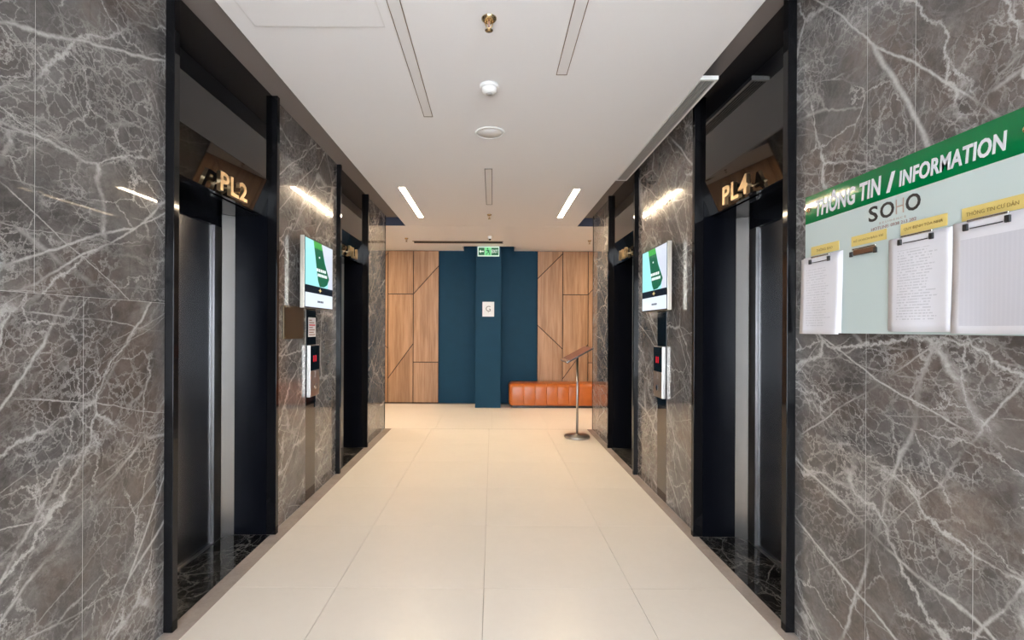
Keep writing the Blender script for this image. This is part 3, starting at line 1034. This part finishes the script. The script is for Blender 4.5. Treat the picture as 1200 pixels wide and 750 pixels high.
bench = thing('bench', 'orange leather bench with stitched channels against the wood wall', 'bench', (1.3, 8.7, 0.0))
bx = [0.302, 0.565, 0.76, 0.965, 1.16, 1.36, 1.56, 1.76, 1.96, 2.16, 2.40]
for k in range(len(bx) - 1):
    a, b = bx[k], bx[k + 1]
    lst = []
    if k == 0:
        lst = [ring(a + 0.07 * (1 - math.cos(t_)), 0.06 * (1 - math.sin(t_))) for t_ in [math.pi / 2 * q / 6 for q in range(7)]]
    else:
        lst += [ring(a + 0.0005, 0.004), ring(a + 0.003, 0.001), ring(a + 0.009, 0.0)]
    if k == len(bx) - 2:
        lst += [ring(b - 0.07 * (1 - math.cos(t_)), 0.06 * (1 - math.sin(t_))) for t_ in [math.pi / 2 * q / 6 for q in range(6, -1, -1)]]
    else:
        lst += [ring(b - 0.009, 0.0), ring(b - 0.003, 0.001), ring(b - 0.0005, 0.004)]
    loft(lst).build('cushion_segment', M_ORANGE, bench)
box('plinth', M_BLACK, bench, 0.36, 2.34, 8.50, 8.93, 0.0005, 0.05)

# sign stand
sx, sy = 1.105, 6.2
st = thing('sign_stand', 'chrome sign stand with tilted red-brown board before the orange bench', 'sign stand', (sx, sy, 0.0))
MB().lathe([(0.158, 0.0), (0.162, 0.004), (0.162, 0.024), (0.156, 0.031), (0.03, 0.034), (0.028, 0.05), (0.015, 0.054)], (sx, sy, 0.0005), 48).build('base', M_STEEL, st)
MB().lathe([(0.0145, 0.0), (0.0145, 0.985)], (sx, sy, 0.0548), 20).build('pole', M_STEEL, st)
al = math.atan2(0.182, 0.327)
rt = Vector((math.cos(al), 0, math.sin(al)))
nm = Vector((-math.sin(al), 0, math.cos(al)))
ctr = Vector((1.093, sy + 0.005, 1.078))
frp = (ctr, rt, Vector((0, 1, 0)), nm)
MB().prism([(-0.06, -0.05), (0.06, -0.05), (0.06, 0.05), (-0.06, 0.05)], frp, -0.028, -0.0085).build('bracket', M_BLACK, st)
MB().prism([(-0.187, -0.275), (0.187, -0.275), (0.187, 0.275), (-0.187, 0.275)], frp, -0.008, 0.008).build('tray', M_BLACK, st)
MB().prism([(-0.187, -0.275), (-0.150, -0.275), (-0.150, 0.275), (-0.187, 0.275)], frp, 0.0082, 0.014).build('ledge', M_CHROME, st)
MB().prism([(-0.148, -0.27), (0.184, -0.27), (0.184, 0.27), (-0.148, 0.27)], frp, 0.0082, 0.012).build('leather_board', M_LEATHER, st)

# exit sign on the pillar
FE = (Vector((-0.0755 - 0.193, 8.455, 2.688)), Vector((1, 0, 0)), Vector((0, 0, 1)), Vector((0, -1, 0)))
ex = thing('exit_sign', 'green lit exit sign with arrow and running man on the pillar', 'exit sign', (-0.0755, 8.47, 2.688))
box('housing', M_EXIT_W, ex, -0.2685, 0.1175, 8.456, 8.4885, 2.688, 2.862, 0.004)


def ep(name, m, pts, lay):
    return MB().prism(pts, FE, lay * 0.0006, lay * 0.0006 + 0.001).build(name, m, ex)


ep('arrow_field', M_EXIT_DK, [(0.018, 0.02), (0.123, 0.02), (0.123, 0.152), (0.018, 0.152)], 0)
ep('man_field', M_EXIT_LT, [(0.126, 0.016), (0.243, 0.016), (0.243, 0.156), (0.126, 0.156)], 0)
ep('word_field', M_EXIT_DK, [(0.246, 0.02), (0.370, 0.02), (0.370, 0.152), (0.246, 0.152)], 0)
ep('arrow', M_EXIT_W, [(0.026, 0.086), (0.058, 0.118), (0.058, 0.096), (0.112, 0.096), (0.112, 0.076), (0.058, 0.076), (0.058, 0.054)], 2)
# running man in the doorway
ep('man_torso', M_EXIT_DK, [(0.172, 0.112), (0.192, 0.118), (0.202, 0.078), (0.184, 0.070)], 2)
ep('man_arm', M_EXIT_DK, [(0.150, 0.098), (0.172, 0.116), (0.178, 0.106), (0.156, 0.088)], 2)
ep('man_arm', M_EXIT_DK, [(0.190, 0.112), (0.218, 0.094), (0.212, 0.085), (0.188, 0.100)], 2)
ep('man_leg', M_EXIT_DK, [(0.184, 0.072), (0.198, 0.076), (0.172, 0.046), (0.150, 0.028), (0.144, 0.036), (0.164, 0.052)], 2)
ep('man_leg', M_EXIT_DK, [(0.188, 0.076), (0.203, 0.078), (0.222, 0.052), (0.218, 0.024), (0.208, 0.026), (0.208, 0.048)], 2)
MB().lathe([(0.0125, 0.0), (0.0125, 0.001)], (FE[0].x + 0.178, 8.4528, 2.688 + 0.134), 16, 'Y').build('man_head', M_EXIT_DK, ex)
fw = (Vector((FE[0].x + 0.252, 8.4535, 2.688 + 0.058)), Vector((1, 0, 0)), Vector((0, 0, 1)), Vector((0, -1, 0)))
text('exit_word', 'EXIT', M_EXIT_W, ex, fw, 0.108, 0.058, 0.001, 0.02)

# floor letter on the pillar
g = thing('floor_sign', 'white floor sign with grey letter G on the blue pillar', 'sign', (-0.075, 8.489, 1.62))
box('plate', M_SIGNW, g, -0.178, 0.030, 8.484, 8.4895, 1.622, 1.884, 0.001)
text('letter', 'G', M_GREYINK, g, (Vector((-0.118, 8.4838, 1.712)), Vector((1, 0, 0)), Vector((0, 0, 1)), Vector((0, -1, 0))), 0.085, 0.098, 0.0008)
box('under_line', M_GREYINK, g, -0.078, -0.070, 8.483, 8.4838, 1.69, 1.708)

# ================================================================== NOTICE BOARD ON THE RIGHT WALL
BF = WR - 0.022               # lateral of the board's face
by0, by1 = 1.12, 2.122
bz0, bz1 = 1.397, 1.996
board = thing('notice_board', 'mint and green acrylic notice board headed THÔNG TIN / INFORMATION', 'notice board', (WR, (by0 + by1) / 2, bz0))
box('panel', M_MINT, board, BF, BF + 0.006, by0, by1, bz0, bz1 - 0.1205, 0.0005)
box('header_band', M_GREEN, board, BF, BF + 0.006, by0, by1, bz1 - 0.12, bz1, 0.0005)
for y, z in ((by0 + 0.12, 1.935), (by1 - 0.04, 1.935), (by0 + 0.03, bz0 + 0.03), (by1 - 0.03, bz0 + 0.03)):
    MB().lathe([(0.008, 0.0), (0.008, -0.0155)], (WR - 0.0005, y, z), 16, 'X').build('standoff', M_CHROME, board)
MB().lathe([(0.010, 0.0), (0.010, -0.005), (0.007, -0.007), (0.001, -0.0072)], (BF - 0.0002, by0 + 0.12, 1.935), 20, 'X').build('screw_cap', M_BRASS, board)
MB().lathe([(0.010, 0.0), (0.010, -0.005), (0.007, -0.007), (0.001, -0.0072)], (BF - 0.0002, by1 - 0.025, 1.935), 20, 'X').build('screw_cap', M_BRASS, board)


def btext(name, s, m, y_left, y_right, z0, ht, depth=0.0012, bold=0.0, space=1.0, parent=None, lat=None, shear=0.0):
    return text(name, s, m, parent or board, side_frame('R', (lat or BF) - 0.0004, y_left, z0), y_left - y_right, ht, depth, bold, space, shear)


btext('title', 'THÔNG TIN', M_TITLE, 2.055, 1.708, 1.895, 0.086, 0.0014, 0.026, 1.04, shear=0.12)
btext('title_slash', '/', M_TITLE, 1.685, 1.648, 1.893, 0.068, 0.0014, 0.03)
btext('title', 'INFORMATION', M_TITLE, 1.632, 1.290, 1.899, 0.054, 0.0014, 0.026, 1.04, shear=0.12)
for nm_, ch, ya, yb_ in (('S', 'S', 1.764, 1.722), ('O', 'O', 1.712, 1.652), ('O', 'O', 1.606, 1.550)):
    btext('logo_letter', ch, M_INK, ya, yb_, 1.806, 0.056, 0.001, 0.018)
btext('logo_letter', 'H', M_TAN, 1.645, 1.613, 1.809, 0.050, 0.001, -0.012)
btext('logo_line', 'R E S I D E N C E', M_TAN, 1.715, 1.605, 1.790, 0.007, 0.0006)
btext('hotline', 'HOTLINE: 0938 213 282', M_REDINK, 1.752, 1.566, 1.772, 0.011, 0.0006)

for s_, ya, yb_ in (('THÔNG BÁO', 2.080, 1.914), ('KẾ HOẠCH BẢO TRÌ', 1.847, 1.683), ('QUY ĐỊNH TÒA NHÀ', 1.624, 1.458), ('THÔNG TIN CƯ DÂN', 1.412, 1.245)):
    lb = box('name_label', M_YELLOW, board, BF - 0.0022, BF - 0.0004, ya, yb_, 1.731, 1.769)
    m_ = 0.35 if s_ == 'THÔNG BÁO' else 0.13
    wd = ya - yb_
    btext('label_text', s_, M_YINK, ya - wd * m_ * 0.6, yb_ + wd * m_ * 0.6, 1.743, 0.014, 0.0004, 0.0, 1.0, lb, BF - 0.0022)


# hanging sheets and their clips
def sheet(label, ya, yb_, z0, z1, m, seed, layers, curl):
    root = thing('paper_notice', label, 'paper', (BF, (ya + yb_) / 2, z0), 'papers clipped to the notice board')
    rnd = random.Random(seed)
    for L in range(layers):
        front = L == layers - 1
        dy = 0 if front else rnd.uniform(-0.012, 0.008)
        dz = 0 if front else rnd.uniform(-0.004, 0.006)
        nu, nv = 10, 14
        vs, fs = [], []
        for back in (0, 1):
            for j in range(nv + 1):
                for i in range(nu + 1):
                    u, v = i / nu, j / nv
                    d = 0.0030 + L * 0.0016 + curl * (v ** 1.6) * (0.5 + 0.5 * math.cos(2.2 * u * math.pi + seed)) + 0.010 * curl / 0.012 * max(0, u - 0.75) * v * (1 + 0.3 * L)
                    d -= back * 0.0006
                    vs.append((BF - d, ya + dy - (ya - yb_) * u, z1 + dz - (z1 - z0) * v))
        n = (nu + 1) * (nv + 1)
        for j in range(nv):
            for i in range(nu):
                q = [j * (nu + 1) + i, j * (nu + 1) + i + 1, (j + 1) * (nu + 1) + i + 1, (j + 1) * (nu + 1) + i]
                fs.append(q)
                fs.append([n + k for k in q[::-1]])
        rim = list(range(nu + 1)) + [(j + 1) * (nu + 1) - 1 for j in range(1, nv + 1)] + [nv * (nu + 1) + i for i in range(nu - 1, -1, -1)] + [j * (nu + 1) for j in range(nv - 1, 0, -1)]
        for a in range(len(rim)):
            b = rim[(a + 1) % len(rim)]
            fs.append([rim[a], n + rim[a], n + b, b])
        MB().add(vs, fs, True).build('sheet', m if front else M_PAPERW, root)
    return root


sheet('narrow paper notice clipped at the left end of the notice board', 2.138, 1.898, 1.394, 1.722, M_PAPER1, 1, 3, 0.010)
sheet('printed rules sheets clipped under the QUY ĐỊNH TÒA NHÀ label', 1.668, 1.436, 1.408, 1.724, M_PAPER2, 4, 3, 0.008)
sheet('grey printed table sheets clipped under the THÔNG TIN CƯ DÂN label', 1.434, 1.19, 1.404, 1.728, M_PAPER3, 7, 3, 0.009)


def clip(label, ya, yb_, z, lift):
    t = thing('binder_clip', label, 'clip', (BF, (ya + yb_) / 2, z), 'clips on the notice board')
    d = lift
    empty_clip = lift < 0.005
    box('spring_bar', M_CHROME, t, BF - d - 0.007, BF - d - 0.0005, ya - 0.008, yb_ + 0.008, z + 0.022, z + 0.029, 0.002)
    box('jaw', M_CLIPBAR if empty_clip else M_PAPERW, t, BF - d - 0.005, BF - d - 0.0005, ya - 0.012, yb_ + 0.012, z + 0.004, z + 0.0215, 0.001)
    for a in (ya, yb_ + 0.014):
        box('end_cap', M_BLACK, t, BF - d - 0.012, BF - d - 0.0055, a, a - 0.014, z - 0.003, z + 0.017, 0.002)
    MB().tube([(BF - d - 0.008, ya - 0.02, z + 0.002), (BF - d - 0.010, (ya + yb_) / 2, z + 0.001), (BF - d - 0.008, yb_ + 0.02, z + 0.002)], 0.0016).build('wire', M_BLACK, t)


clip('black-ended clip holding the narrow paper at the board\'s left end', 2.072, 1.945, 1.696, 0.0080)
clip('empty clip with brown bar, the only one without paper', 1.845, 1.716, 1.693, 0.0010)
clip('black-ended clip holding the printed rules sheets', 1.618, 1.488, 1.699, 0.0080)
clip('black-ended clip holding the grey printed table sheets', 1.394, 1.266, 1.702, 0.0080)
